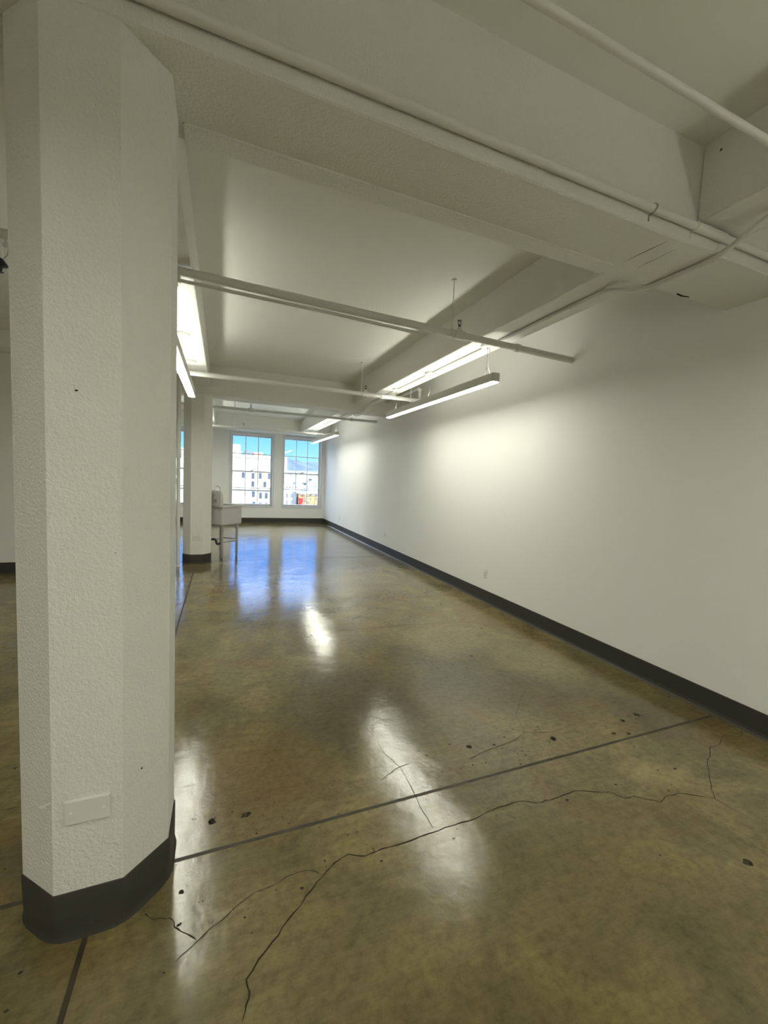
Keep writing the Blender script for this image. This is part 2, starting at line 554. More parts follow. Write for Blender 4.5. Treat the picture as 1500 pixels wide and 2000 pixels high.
# ---------------------------------------------------------------- windows
def window(idx, x0, x1):
    W = x1 - x0
    H = WZ1 - WZ0
    root = bpy.data.objects.new('window_%d' % idx, None)
    root.empty_display_size = .1
    COL.objects.link(root)
    root.location = (x0, YB, WZ0)
    tag(root, kind='structure')
    bm = NB()                                  # casing around the opening, on the room side
    c = 0.045
    box(bm, -c, 0, -.014, 0, -c, H + c, .003, 1)
    box(bm, W, W + c, -.014, 0, -c, H + c, .003, 1)
    box(bm, 0, W, -.014, 0, H, H + c, .003, 1)
    box(bm, 0, W, -.022, .10, -c, 0, .003, 1)
    obj('casing', bm, m_trimw, root)
    f = 0.022
    bm = NB()
    box(bm, 0, f, .10, .24, 0, H)
    box(bm, W - f, W, .10, .24, 0, H)
    box(bm, f, W - f, .10, .24, H - f, H)
    box(bm, f, W - f, .10, .24, 0, f)
    obj('frame', bm, m_trimw, root)
    zm = 1.555 - WZ0
    st, mu = 0.03, 0.021
    for nm, z0, z1, y in (('lower_sash', f, zm + .02, .13), ('upper_sash', zm - .02, H - f, .175)):
        a, b = f, W - f
        bm = NB()
        box(bm, a, a + st, y, y + .035, z0, z1, .003, 1)
        box(bm, b - st, b, y, y + .035, z0, z1, .003, 1)
        box(bm, a + st, b - st, y, y + .035, z0, z0 + .04, .003, 1)
        box(bm, a + st, b - st, y, y + .035, z1 - .04, z1, .003, 1)
        s = obj(nm, bm, m_trimw, root)
        bm = NB()
        for k in (1, 2):
            xx = a + st + (b - a - 2 * st) * k / 3
            box(bm, xx - mu / 2, xx + mu / 2, y + .004, y + .031, z0 + .04, z1 - .04)
        zz = (z0 + z1) / 2
        for k in range(3):
            xa = a + st + (b - a - 2 * st) * k / 3 + (mu / 2 if k else 0)
            xb = a + st + (b - a - 2 * st) * (k + 1) / 3 - (mu / 2 if k < 2 else 0)
            box(bm, xa, xb, y + .004, y + .031, zz - mu / 2, zz + mu / 2)
        obj('muntins', bm, m_trimw, s)
        bm = NB()
        box(bm, a + st, b - st, y + .016, y + .019, z0 + .04, z1 - .04)
        obj('glass', bm, m_glass, s)
        if nm == 'lower_sash':
            bm = NB()
            xm = W / 2
            box(bm, xm - .03, xm + .03, y - .006, y + .03, z1, z1 + .02, .004, 1)
            tube(bm, ((xm, y - .01, z1 + .022), (xm + .05, y - .03, z1 + .04), (xm + .11, y - .035, z1 + .065)), .009, 8)
            obj('sash_lock', bm, m_wire, s)
            bm = NB()
            tube(bm, ((xm - .05, y, z0 + .02), (xm - .05, y - .025, z0 + .03), (xm + .05, y - .025, z0 + .03), (xm + .05, y, z0 + .02)), .006, 8)
            obj('sash_lift', bm, m_wire, s)
    return root


for i, (a, b) in enumerate(WINS): window(i + 1, a, b)


# ---------------------------------------------------------------- columns
def octo(h, c):
    return [(-h + c, -h), (h - c, -h), (h, -h + c), (h, h - c), (h - c, h), (-h + c, h), (-h, h - c), (-h, -h + c)]


def column(y, label):
    hw, ch = 0.206, 0.115
    root = empty('concrete_column', (CX, y, 0), label, 'column', 'octagonal concrete columns')
    bm = NB()
    prism(bm, octo(hw, ch), 0, ZX)
    obj('shaft', bm, m_conc, root)
    # coved rubber base with rounded corners at the floor
    bm = NB()

    def ring(off, z, rd):
        P = [Vector((px, py, 0)) for px, py in octo(hw + off, ch + off * 0.586)]
        out = []
        n = len(P)
        for i in range(n):
            a, b, c = P[i - 1], P[i], P[(i + 1) % n]
            for t in (0, .25, .5, .75, 1):
                p = b + (a - b).normalized() * rd
                q = b + (c - b).normalized() * rd
                v = p * (1 - t) ** 2 + b * 2 * t * (1 - t) + q * t * t
                out.append(bm.verts.new((v.x, v.y, z)))
        return out
    RR = [ring(o_, z_, r_) for o_, z_, r_ in ((-.004, .152, .003), (.003, .152, .004), (.005, .148, .005), (.006, .06, .020), (.007, .025, .040), (.010, .008, .050), (.014, 0, .054), (-.004, 0, .003))]
    for A, B in zip(RR, RR[1:] + RR[:1]):
        n = len(A)
        for i in range(n): bm.faces.new((A[i], A[(i + 1) % n], B[(i + 1) % n], B[i]))
    obj('cove_base', bm, m_base, root, smooth=True)
    return root


YCA, YCB = YA + .206, YC + .206
column(YCA, 'large white octagonal concrete column in the left foreground with dark rubber base')
column(YCB, 'slender-looking white octagonal column in the distance beside the steel sink')

# flaked paint and dents on the near column: strips laid in the plane of its front face and right chamfer
def on_face(bm, name, origin, ang, parent, m):
    o = obj(name, bm, m, parent, origin)
    o.rotation_euler = (PI / 2, 0, ang)
    return o


rf = random.Random(6)
near = bpy.data.objects['concrete_column']
for (fx, fy, ang), pts, wd in (
    ((-.091, -.2068, 0), ((0, .452), (-.03, .447), (-.01, .438)), .006), ((.091, -.2068, PI / 4), ((.004, .452), (.05, .462), (.085, .478), (.15, .492)), .005),
    ((.091, -.2068, PI / 4), ((.01, .441), (.06, .449), (.10, .465), (.14, .470)), .004), ((-.091, -.2068, 0), ((.045, .462), (.085, .466), (.10, .470)), .003)):
    on_face(ribbon(NB(), pts, wd, 0, .003, rf), 'paint_flake', (fx, fy, 0), ang, near, m_plast)
for (fx, fy, ang), x, z, r in (((-.091, -.2068, 0), .073, 1.665, .0042), ((.091, -.2068, PI / 4), .062, .479, .0045), ((-.091, -.2068, 0), .165, 1.20, .002)):
    q = NB()
    q.faces.new([q.verts.new((x + r * rf.uniform(.6, 1.2) * math.cos(2 * PI * k / 8), z + .8 * r * rf.uniform(.6, 1.2) * math.sin(2 * PI * k / 8), 0)) for k in range(8)])
    on_face(q, 'dent', (fx, fy, 0), ang, near, m_pit)

# blank cover plates on the two columns
bm = NB()
box(bm, -.059, .059, -.011, 0, -.038, .038, .003, 2)
pl = obj('cover_plate', bm, m_pipe, None, (-0.367, YA, .414))
tag(pl, 'blank white painted cover plate low on the near foreground column', 'cover plate', 'column cover plates')
for sxx in (-.042, .042): obj('screw', tube(NB(), ((sxx, -.0125, 0), (sxx, -.010, 0)), .0035, 8), m_conc, pl)
p2 = copy_tree(pl)
p2.location = (-0.368, YC, .418)
tag(p2, 'blank white cover plate low on the far column behind the foreground one')


# ---------------------------------------------------------------- linear light fixtures
def linear_light():
    LN = 2.63
    root = empty('linear_light', (0, 0, 0), 'x', 'light fixture', 'suspended linear lights')
    hw = .043
    bm = NB()
    b = NB()
    box(b, -hw, hw, 0, LN, 0, .078)
    ve = [e for e in b.edges if abs(e.verts[0].co.z - e.verts[1].co.z) > .01]
    bmesh.ops.bevel(b, geom=ve, offset=.026, segments=5, affect='EDGES', profile=.5)
    be = [e for e in b.edges if e.verts[0].co.z < .001 and e.verts[1].co.z < .001]
    bmesh.ops.bevel(b, geom=be, offset=.005, segments=2, affect='EDGES', profile=.5)
    merge(bm, b)
    obj('housing', bm, m_house, root, smooth=True)

    def strip(h, z0, z1, e):
        b = NB()
        box(b, -h, h, e, LN - e, z0, z1)
        ve = [q for q in b.edges if abs(q.verts[0].co.z - q.verts[1].co.z) > .001]
        bmesh.ops.bevel(b, geom=ve, offset=h * .6, segments=4, affect='EDGES', profile=.5)
        return b
    obj('lower_lens', strip(.036, -.004, .001, .006), m_down, root)
    obj('upper_lens', strip(.022, .077, .081, .03), m_up, root)
    for i, y in enumerate((.165, 1.32, 2.33)):
        bm = NB()
        lathe(bm, ((0, .375), (.066, .375), (.068, .352), (.062, .346), (.012, .344), (.008, .330), (0, .330)), 28, (0, y, 0))
        cn = obj('canopy', bm, m_plast, root, smooth=True)
        bm = NB()
        tube(bm, ((0, y, .335), (0, y, .155)), .0016, 6)
        tube(bm, ((0, y, .165), (0, y, .140)), .005, 8)
        for s in (-1, 1): tube(bm, ((0, y, .142), (0, y + s * .028, .100), (0, y + s * .028, .078)), .0016, 6)
        obj('suspension_cable', bm, m_wire, root)
    bm = NB()
    y = .165
    tube(bm, fillet(((.012, y - .01, .345), (.014, y - .02, .27), (.004, y - .012, .19), (.016, y - .02, .12), (.012, y - .055, .078)), .05), .0034, 8)
    obj('power_cord', bm, m_plast, root)
    return root


lt = linear_light()
FX = [
 ((2.31, 3.17, 2.402), 'lit linear light hanging in front of the long white right wall'),
 ((-0.375, 3.17, 2.402), 'lit linear light seen at an angle just right of the foreground column'),
 ((2.31, 8.75, 2.402), 'small distant lit linear light in front of the right window'),
 ((-0.375, 8.75, 2.402), 'lit linear light in the window bay behind the far column'),
 ((2.31, -2.10, 2.402), 'linear light beside the right wall, behind the viewer'),
 ((-0.375, -2.44, 2.402), 'linear light over the aisle, behind the viewer'),
 ((-3.05, -2.44, 2.402), 'unseen linear light added over the left bay as fill, behind the viewer'),  # extra fixture out of view, added to raise the ambient light
]
for i, (lc, lb) in enumerate(FX):
    o = lt if i == 0 else copy_tree(lt)
    o.location = lc
    o['label'] = lb


# ---------------------------------------------------------------- sprinkler pipes
def upright_head(parent, x, y, z):
    """outlet tee with an upright sprinkler"""
    bm = NB()
    tube(bm, ((x - .05, y, z), (x - .047, y, z), (x - .03, y, z), (x + .03, y, z), (x + .047, y, z), (x + .05, y, z)), [.030, .037, .037, .037, .037, .030], 16)
    lathe(bm, ((.028, 0), (.028, .035), (.022, .042), (.017, .060), (.012, .064)), 14, (x, y, z))
    obj('tee', bm, m_pipe, parent, smooth=True)
    bm = NB()
    lathe(bm, ((0, .060), (.010, .060), (.010, .074), (.005, .078), (.005, .085), (0, .085)), 10, (x, y, z))
    for s in (-1, 1): tube(bm, fillet(((x + s * .008, y, z + .074), (x + s * .016, y, z + .09), (x + s * .004, y, z + .112)), .01), .0028, 6)
    lathe(bm, ((0, .110), (.018, .112), (.020, .115), (.006, .118), (0, .118)), 14, (x, y, z))
    obj('sprinkler_head', bm, m_black, parent)


def coupling(parent, x, y, z, r=.036, L=.05):
    bm = NB()
    tube(bm, ((x - L / 2, y, z), (x - L / 2 + .006, y, z), (x + L / 2 - .006, y, z), (x + L / 2, y, z)), [r * .9, r, r, r * .9], 16)
    obj('coupling', bm, m_pipe, parent, smooth=True)


def rod(parent, x, y, z, top=ZC):
    bm = NB()
    tube(bm, ((x, y, z + .055), (x, y, top)), .0048, 8)
    lathe(bm, ((0, -.012), (.020, -.012), (.020, 0), (0, 0)), 12, (x, y, top))
    pts = [(x, y + .006 + .036 * math.sin(a), z + .036 * math.cos(a)) for a in [2 * PI * k / 20 for k in range(21)]]
    tube(bm, [(x, y + .034 * math.sin(2 * PI * k / 20), z + .034 * math.cos(2 * PI * k / 20)) for k in range(20)] + [(x, y, z + .034)], .004, 6)
    lathe(bm, ((0, .034), (.009, .034), (.009, .065), (0, .065)), 8, (x, y, z))
    obj('hanger_rod', bm, m_pipe, parent)


def branch(y, zs, label, heads, rods, coups, r=.029):
    """zs: list of (x, z) along the run"""
    root = empty('sprinkler_pipe', (zs[-1][0], y, zs[-1][1]), label, 'pipe', 'sprinkler branch pipes')
    off = Vector(root.location)

    def zz(x):
        for (a, za), (b, zb) in zip(zs, zs[1:]):
            if a <= x <= b: return za + (zb - za) * (x - a) / (b - a)
        return zs[-1][1]
    n0 = len(bpy.data.objects)
    obj('pipe', tube(NB(), [(x, y, z) for x, z in zs], r, 18), m_pipe, root, smooth=True)
    for x in heads: upright_head(root, x, y, zz(x))
    for x in rods: rod(root, x, y, zz(x))
    for x in coups: coupling(root, x, y, zz(x))
    for c in root.children: c.location = -off
    return root


b1 = branch(3.054, [(-2.3, 2.742), (-.31, 2.740), (.7, 2.717), (3.066, 2.671)], 'white sprinkler pipe crossing under the ceiling nearest behind the foreground column', (1.82, -1.75), (1.748,), (2.42,))
b2 = branch(5.70, [(-2.3, 2.665), (3.066, 2.694)], 'white sprinkler pipe crossing in front of the far concrete cross beam', (1.905,), (1.835, 2.62), (2.16,))
b3 = branch(8.35, [(-2.4, 2.668), (3.066, 2.712)], 'white sprinkler pipe seen just beyond the far cross beam', (.49,), (.205,), (2.34, 2.50), .026)
b4 = branch(11.35, [(-2.4, 2.640), (3.066, 2.690)], 'white sprinkler pipe close in front of the window wall', (.495,), (.22,), (2.40,), .026)
root = empty('electrical_conduit', (3.06, .97, 2.735), 'white conduit crossing the ceiling at the top right corner of the photo', 'conduit')
obj('conduit', tube(NB(), ((-3.7, 0, 0), (0, 0, 0)), .0125, 14), m_pipe, root, smooth=True)
for x in (-.86,):
    bm = NB()
    tube(bm, [(x, .0155 * math.cos(a), -.0155 * math.sin(a)) for a in [PI * k / 10 for k in range(11)]] if x > -1 else ((x, 0, .010), (x, 0, ZC - 2.735)), .004, 6)
    obj('conduit_strap', bm, m_pipe, root)

# drain stub beside branch two, elbow and run between long beam and wall
root = empty('drain_pipe', (2.77, 5.70, 2.72), 'short white elbowed pipe rising between the right beam and the wall', 'pipe')
bm = NB()
tube(bm, [Vector(p) - Vector((2.77, 5.70, 2.72)) for p in fillet(((2.77, 5.70, 2.725), (2.77, 5.70, 2.885), (2.77, 7.03, 2.885)), .05)], .022, 14)
obj('pipe', bm, m_pipe, root, smooth=True)
bm = NB()
lathe(bm, ((.022, .115), (.031, .115), (.031, .15), (.022, .15)), 14)
obj('elbow_collar', bm, m_pipe, root, smooth=True)

# thin conduit strapped under the near branch pipe
root = empty('electrical_conduit', (1.45, 3.06, 2.665), 'thin white conduit running just below the nearest sprinkler pipe', 'conduit')
bm = NB()
off = Vector(root.location)
tube(bm, [Vector(p) - off for p in ((-2.3, 3.06, 2.690), (-.30, 3.06, 2.684), (.7, 3.06, 2.668), (1.45, 3.06, 2.648))], .012, 12)
obj('conduit', bm, m_pipe, root, smooth=True)
bm = NB()
box(bm, -.31 - off.x, -.27 - off.x, -.020, .020, 2.665 - off.z, 2.712 - off.z, .003, 1)
tube(bm, ((-.29 - off.x, 0, 2.668 - off.z), (-.29 - off.x, 0, 2.645 - off.z)), .006, 8)
obj('clamp', bm, m_pipe, root)

# pipe along the near face of the foreground cross beam
root = empty('beam_pipe', (0, YA - .020, 2.738), 'long white pipe clipped along the face of the nearest ceiling beam', 'pipe')
bm = NB()
tube(bm, ((-3.4, 0, -.008), (3.066, 0, .006)), .0175, 18)
obj('pipe', bm, m_pipe, root, smooth=True)


def jhook(x, dz):
    bm = NB()
    tube(bm, [(x, .020 - .040 * math.sin(a), dz + .022 * math.cos(a)) for a in [PI * k / 12 for k in range(0, 13)]] + [(x, .019, dz - .045)], .004, 6)
    obj('pipe_strap', bm, m_wire if x < 2 else m_pipe, root)


jhook(1.806, .004)
jhook(2.10, .005)
coupling(root, 2.22, 0, .005, .021, .22)

# conduit under the right long beams, dipping below the cross beams
root = empty('electrical_conduit', (2.315, YA, ZX), 'white conduit running under the right ceiling beam and bending below the nearest cross beam', 'conduit')
off = Vector(root.location)
zh, zl = ZL - .014, ZX - .016
pts = fillet(((2.315, -4.4, zh), (2.315, 1.18, zh), (2.315, 1.39, zl), (2.315, 1.81, zl), (2.315, 2.06, zh), (2.315, 6.62, zh), (2.315, 6.98, zl - .012), (2.315, 7.45, zl - .012), (2.315, 7.8, zh), (2.315, 12.3, zh)), .10)
bm = NB()
tube(bm, [p - off for p in pts], .0135, 14)
obj('conduit', bm, m_pipe, root, smooth=True)
for y, z in ((1.43, zl), (1.74, zl), (2.35, zh), (6.45, zh), (7.2, zl - .012)):
    bm = NB()
    tube(bm, [Vector((2.315 + .017 * math.cos(a), y, z - .017 * math.sin(a))) - off for a in [PI * k / 10 for k in range(11)]], .004, 6)
    box(bm, .015, .055, y - .012 - off.y, y + .012 - off.y, z + .008 - off.z, z + .014 - off.z)
    obj('conduit_strap', bm, m_pipe, root)

# vertical pipe standing beside the far column
root = empty('riser_pipe', (-0.622, 6.92, 0), 'white vertical riser pipe standing left of the far column', 'pipe')
bm = NB()
tube(bm, ((0, 0, 0), (0, 0, 1.68), (0, 0, 1.70), (0, 0, ZC)), [.027, .027, .032, .032], 18)
obj('pipe', bm, m_pipe, root, smooth=True)
bm = NB()
lathe(bm, ((.027, 1.66), (.037, 1.665), (.037, 1.80), (.032, 1.81)), 16)
tube(bm, ((-.03, 0, 1.74), (-.075, 0, 1.74)), .018, 10)
obj('coupling', bm, m_pipe, root, smooth=True)
bm = NB()
lathe(bm, ((.027, .006), (.05, .005), (.052, 0)), 20)
obj('floor_flange', bm, m_pipe, root)

# pendent head and stray wire in the gap left of the foreground column
bm = NB()
PH = Vector((-1.185, 3.054, 2.555)) - b1.location
tube(bm, ((0, 0, .19), (0, 0, .045)), .014, 10)
dp = obj('drop_pipe', bm, m_pipe, b1, PH)
bm = NB()
lathe(bm, ((0, .05), (.014, .05), (.034, .02), (.034, .012), (.012, .008), (.006, -.02), (.016, -.024), (0, -.026)), 14)
obj('sprinkler_head', bm, m_black, dp)
bm = NB()
o = obj('hanging_wire', tube(NB(), [Vector(p) - Vector((-1.40, 3.70, ZC)) for p in fillet(((-1.46, 3.70, ZC), (-1.42, 3.70, 3.0), (-1.385, 3.70, 2.93), (-1.40, 3.70, 2.86), (-1.47, 3.70, 2.83)), .06)], .003, 6), m_wire, None, (-1.40, 3.70, ZC))
tag(o, 'thin curled wire hanging from the slab at the left photo edge', 'wire')

# ---------------------------------------------------------------- outlets on the right wall
bm = NB()
box(bm, -.006, 0, -.036, .036, -.06, .06, .003, 2)
ol = obj('wall_outlet', bm, m_plast, None, (XR, 4.185, .355))
tag(ol, 'white wall outlet nearest the viewer, low on the right wall', 'outlet', 'outlets on the right wall')
bm = NB()
box(bm, -.009, -.005, -.017, .017, -.034, .034, .002, 1)
rc = obj('receptacle', bm, m_plast, ol)
for s in (-1, 1):
    for y0 in (-.008, .005):
        obj('slot', box(NB(), -.0098, -.0088, y0, y0 + .003, s * .018 - .006, s * .018 + .006), m_slot, rc)
for yy, zz, lb in ((7.58, .365, 'white wall outlet midway along the right wall above the dark base'), (11.05, .342, 'white wall outlet farthest along the right wall, near the windows')):
    o = copy_tree(ol)
    o.location = (XR, yy, zz)
    o['label'] = lb

# ---------------------------------------------------------------- utility sink on the far column's rear corner
sk = empty('utility_sink', (CX + .206 - .0575, YC + .412 - .0575, 0), 'freestanding grey steel utility sink on four legs beside the far column', 'sink', rz=PI / 4)
# local x runs away from the column corner, local y is along its chamfer
SB, SD, SW = .095, .56, .225
bm = NB()
zt, zb = .895, .568
for ring_ in range(1): pass


def rrect(bm, x0, x1, y0, y1, z, r, n=4):
    out = []
    for cx, cy, a0 in ((x1 - r, y1 - r, 0), (x0 + r, y1 - r, PI / 2), (x0 + r, y0 + r, PI), (x1 - r, y0 + r, 1.5 * PI)):
        for k in range(n + 1):
            a = a0 + PI / 2 * k / n
            out.append(bm.verts.new((cx + r * math.cos(a), cy + r * math.sin(a), z)))
    return out


def skin(bm, rings, cap_first=False, cap_last=False):
    for A, B in zip(rings, rings[1:]):
        n = len(A)
        for i in range(n): bm.faces.new((A[i], A[(i + 1) % n], B[(i + 1) % n], B[i]))
    if cap_first: bm.faces.new(rings[0][::-1])
    if cap_last: bm.faces.new(rings[-1])


g = .016
skin(bm, [rrect(bm, SB + .10, SD - .10, -SW + .10, SW - .10, zb, .03), rrect(bm, SB + .02, SD - .02, -SW + .02, SW - .02, zb + .004, .03),
          rrect(bm, SB, SD, -SW, SW, zb + .025, .03), rrect(bm, SB, SD, -SW, SW, zt, .03),
          rrect(bm, SB + g, SD - g, -SW + g, SW - g, zt + .012, .025), rrect(bm, SB + g, SD - g, -SW + g, SW - g, zb + .05, .03),
          rrect(bm, SB + .08, SD - .08, -SW + .08, SW - .08, zb + .02, .03)], True, True)
obj('basin', bm, m_steel, sk, smooth=True)
bm = NB()
o_ = .03
skin(bm, [rrect(bm, SB + .004, SD - .004, -SW + .004, SW - .004, zt - .005, .028), rrect(bm, SB - .02, SD + o_, -SW - o_, SW + o_, zt - .005, .02),
          rrect(bm, SB - .02, SD + o_, -SW - o_, SW + o_, zt + .022, .02), rrect(bm, SB - .016, SD + o_ - .006, -SW - o_ + .006, SW + o_ - .006, zt + .030, .018),
          rrect(bm, SB + .004, SD - .018, -SW + .018, SW - .018, zt + .022, .028), rrect(bm, SB + .006, SD - .016, -SW + .016, SW - .016, zt - .004, .028),
          ])
obj('rim', bm, m_steel, sk, smooth=True)
# backsplash box with sloped top front
bm = NB()
prof = ((.045, zt), (.045, 1.165), (.060, 1.165), (.108, 1.105), (.108, zt + .02), (.108, zt))
A = [bm.verts.new((x, -SW - .003, z)) for x, z in prof]
B = [bm.verts.new((x, SW + .003, z)) for x, z in prof]
n = len(prof)
for i in range(n): bm.faces.new((A[i], A[(i + 1) % n], B[(i + 1) % n], B[i]))
bm.faces.new(A)
bm.faces.new(B[::-1])
bs = obj('backsplash', bm, m_steel, sk)
bm = NB()
box(bm, .040, .0455, -.185, -.06, zt + .02, 1.115, .002, 1)
obj('rear_panel', bm, m_steel, bs)
bm = NB()
tube(bm, ((.018, -.13, 1.0), (.042, -.13, 1.0)), [.020, .026], 12)
tube(bm, ((.02, -.13, 1.02), (.02, -.13, .985)), .012, 10)
obj('supply_fitting', bm, m_wire, bs)
bm = NB()
tube(bm, fillet(((.10, -.01, 1.06), (.13, -.01, 1.06), (.13, -.01, 1.236), (.25, -.01, 1.236), (.25, -.01, 1.10)), .06, 10), .0095, 12)
tube(bm, ((.105, -.01, 1.06), (.118, -.01, 1.06)), .024, 14)
fc = obj('faucet', bm, m_chrome, sk, smooth=True)
for s in (-1, 1):
    bm = NB()
    tube(bm, ((.105, s * .10 - .01, 1.05), (.135, s * .10 - .01, 1.05)), .016, 12)
    tube(bm, ((.135, s * .10 - .01, 1.05), (.155, s * .15 - .01, 1.055)), .007, 8)
    obj('tap_handle', bm, m_chrome, fc, smooth=True)
lx0, lx1, ly = .135, .475, .185
for x in (lx0, lx1):
    for y in (-ly, ly):
        bm = NB()
        tube(bm, ((x, y, .575), (x, y, .505), (x, y, .50), (x, y, .035)), [.029, .029, .021, .021], 14)
        lg = obj('leg', bm, m_leg, sk, smooth=True)
        bm = NB()
        tube(bm, ((x, y, .06), (x, y, .05), (x, y, .012), (x, y, 0)), [.018, .0205, .018, .012], 12)
        obj('foot', bm, m_wire, lg, smooth=True)
for y in (-ly, ly): obj('brace', tube(NB(), ((lx0, y, .29), (lx1, y, .29)), .014, 12), m_leg, sk, smooth=True)
obj('brace', tube(NB(), ((lx1, -ly, .31), (lx1, ly, .31)), .014, 12), m_leg, sk, smooth=True)
bm = NB()
tube(bm, fillet(((.31, 0, .572), (.31, 0, .24), (.22, .02, .22), (.21, .03, .32), (.05, .07, .32)), .05, 8), .020, 12)
obj('drain_trap', bm, m_abs, sk, smooth=True)

# ---------------------------------------------------------------- outside: ground, hills, buildings, trees
m_ground = mat('city_ground', (0.055, 0.053, 0.049), 0.9, 0.1, vary=0.25, vscale=0.02)
m_hill = mat('hazy_hills', (0.027, 0.034, 0.066), 1.0, 0.0, vary=0.25, vscale=0.006)
m_cream = mat('cream_render', (0.26, 0.235, 0.175), 0.9, 0.1, vary=0.03, vscale=0.2)
m_pink = mat('pink_brick', (0.17, 0.105, 0.085), 0.9, 0.1)
m_pale = mat('pale_render', (0.40, 0.385, 0.37), 0.9, 0.1)
m_tan = mat('tan_render', (0.24, 0.19, 0.12), 0.9, 0.1)
m_grey = mat('grey_render', (0.075, 0.078, 0.085), 0.9, 0.1)
m_yel = mat('yellow_render', (0.15, 0.115, 0.052), 0.9, 0.1)
m_red = mat('red_paint', (0.72, 0.06, 0.05), 0.8, 0.1)
m_dkwin = mat('dark_panes', (0.03, 0.032, 0.036), 0.3, 0.3)
m_leaf = mat('dark_leaves', (0.02, 0.026, 0.022), 0.9, 0.1, vary=0.4, vscale=1.5)
m_trunk = mat('bark', (0.10, 0.07, 0.05), 0.9)




def facade(name, wall, pane, w_, h_, gap):
    """a wall with a regular grid of window openings"""
    m = mat(name, wall, 0.9, 0.1)
    n = m.node_tree
    t = n.nodes.new('ShaderNodeTexCoord')
    sp = n.nodes.new('ShaderNodeSeparateXYZ')
    cb = n.nodes.new('ShaderNodeCombineXYZ')
    n.links.new(t.outputs['Object'], sp.inputs[0])
    n.links.new(sp.outputs['X'], cb.inputs[0])
    n.links.new(sp.outputs['Z'], cb.inputs[1])
    bk = n.nodes.new('ShaderNodeTexBrick')
    bk.offset = 0.0
    bk.inputs['Scale'].default_value = 1.0
    bk.inputs['Brick Width'].default_value = w_
    bk.inputs['Row Height'].default_value = h_
    bk.inputs['Mortar Size'].default_value = gap
    bk.inputs['Mortar Smooth'].default_value = 0.0
    bk.inputs['Color1'].default_value = (*pane, 1)
    bk.inputs['Color2'].default_value = (*[min(1, c * 2.2) for c in pane], 1)
    bk.inputs['Mortar'].default_value = (*wall, 1)
    n.links.new(cb.outputs[0], bk.inputs['Vector'])
    n.links.new(bk.outputs['Color'], n.nodes['Principled BSDF'].inputs['Base Color'])
    return m


def mural(name, ground, paint, sc, cut):
    m = mat(name, ground, 0.9, 0.1)
    n = m.node_tree
    t = n.nodes.new('ShaderNodeTexCoord')
    v = n.nodes.new('ShaderNodeTexNoise')
    v.inputs['Scale'].default_value = sc
    v.inputs['Detail'].default_value = 1.5
    n.links.new(t.outputs['Object'], v.inputs['Vector'])
    r = n.nodes.new('ShaderNodeValToRGB')
    r.color_ramp.interpolation = 'CONSTANT'
    r.color_ramp.elements[0].color = (*ground, 1)
    r.color_ramp.elements[1].color = (*paint, 1)
    r.color_ramp.elements[1].position = cut
    n.links.new(v.outputs[0], r.inputs[0])
    n.links.new(r.outputs[0], n.nodes['Principled BSDF'].inputs['Base Color'])
    return m


def gz(y):
    return -20.0 if y < 300 else -20 + (y - 300) / 5700 * 115


bm = NB()
rows = []
for y in (60, 300, 900, 2000, 4000, 6000, 7500):
    rows.append([bm.verts.new((x, y, gz(y))) for x in (-4000, -1500, -500, 0, 500, 1500, 4000)])
for A, B in zip(rows, rows[1:]):
    for i in range(6): bm.faces.new((A[i], A[i + 1], B[i + 1], B[i]))
tag(obj('ground', bm, m_ground), kind='structure')

rh = random.Random(11)
bm = NB()
NX, NY = 160, 22
ph = [rh.uniform(0, 6.3) for _ in range(12)]


def ridge(x):
    h = 268 + 35 * math.sin(x / 520 + 3.05) + 22 * math.sin(x / 170 + ph[1]) + 13 * math.sin(x / 61 + ph[2]) + 7 * math.sin(x / 27 + ph[3])
    return h


vv = []
for j in range(NY + 1):
    t = j / NY
    row = []
    for i in range(NX + 1):
        x = -3000 + 6500 * i / NX
        y = 5200 + 1600 * t
        env = math.sin(min(t / .5, 1) * PI / 2) if t < .5 else math.cos((t - .5) * PI * .9)
        z = 60 + (ridge(x) - 60) * max(env, 0) + (rh.uniform(-14, 14) * env)
        row.append(bm.verts.new((x, y, z)))
    vv.append(row)
for A, B in zip(vv, vv[1:]):
    for i in range(NX): bm.faces.new((A[i], A[i + 1], B[i + 1], B[i]))
tag(obj('hills', bm, m_hill, smooth=True), kind='structure')

# the big cream block close across the street
bd = empty('apartment_block', (0, 130, -20), 'large sunlit cream apartment block filling the left window view', 'building')
bm = NB()
box(bm, -45, 16, 0, 18, 0, 26.6)
obj('walls', bm, m_cream, bd)
obj('parapet', box(NB(), -45, 5.2, -.15, 18, 26.6, 28.3), m_cream, bd)
obj('parapet', box(NB(), 5.2, 16, -.15, 18, 26.6, 27.4), m_cream, bd)
obj('stair_tower', box(NB(), -4, 4.9, .5, 9, 28.3, 30.4), m_cream, bd)
obj('roof_shed', box(NB(), 8.9, 11.6, 3, 8, 27.4, 28.6), m_pink, bd)
obj('roof_unit', box(NB(), 6.4, 8.4, 4, 8, 27.4, 29.0), m_grey, bd)
obj('cornice', box(NB(), -45, 16, -.5, 0, 17.0, 17.5), m_cream, bd)


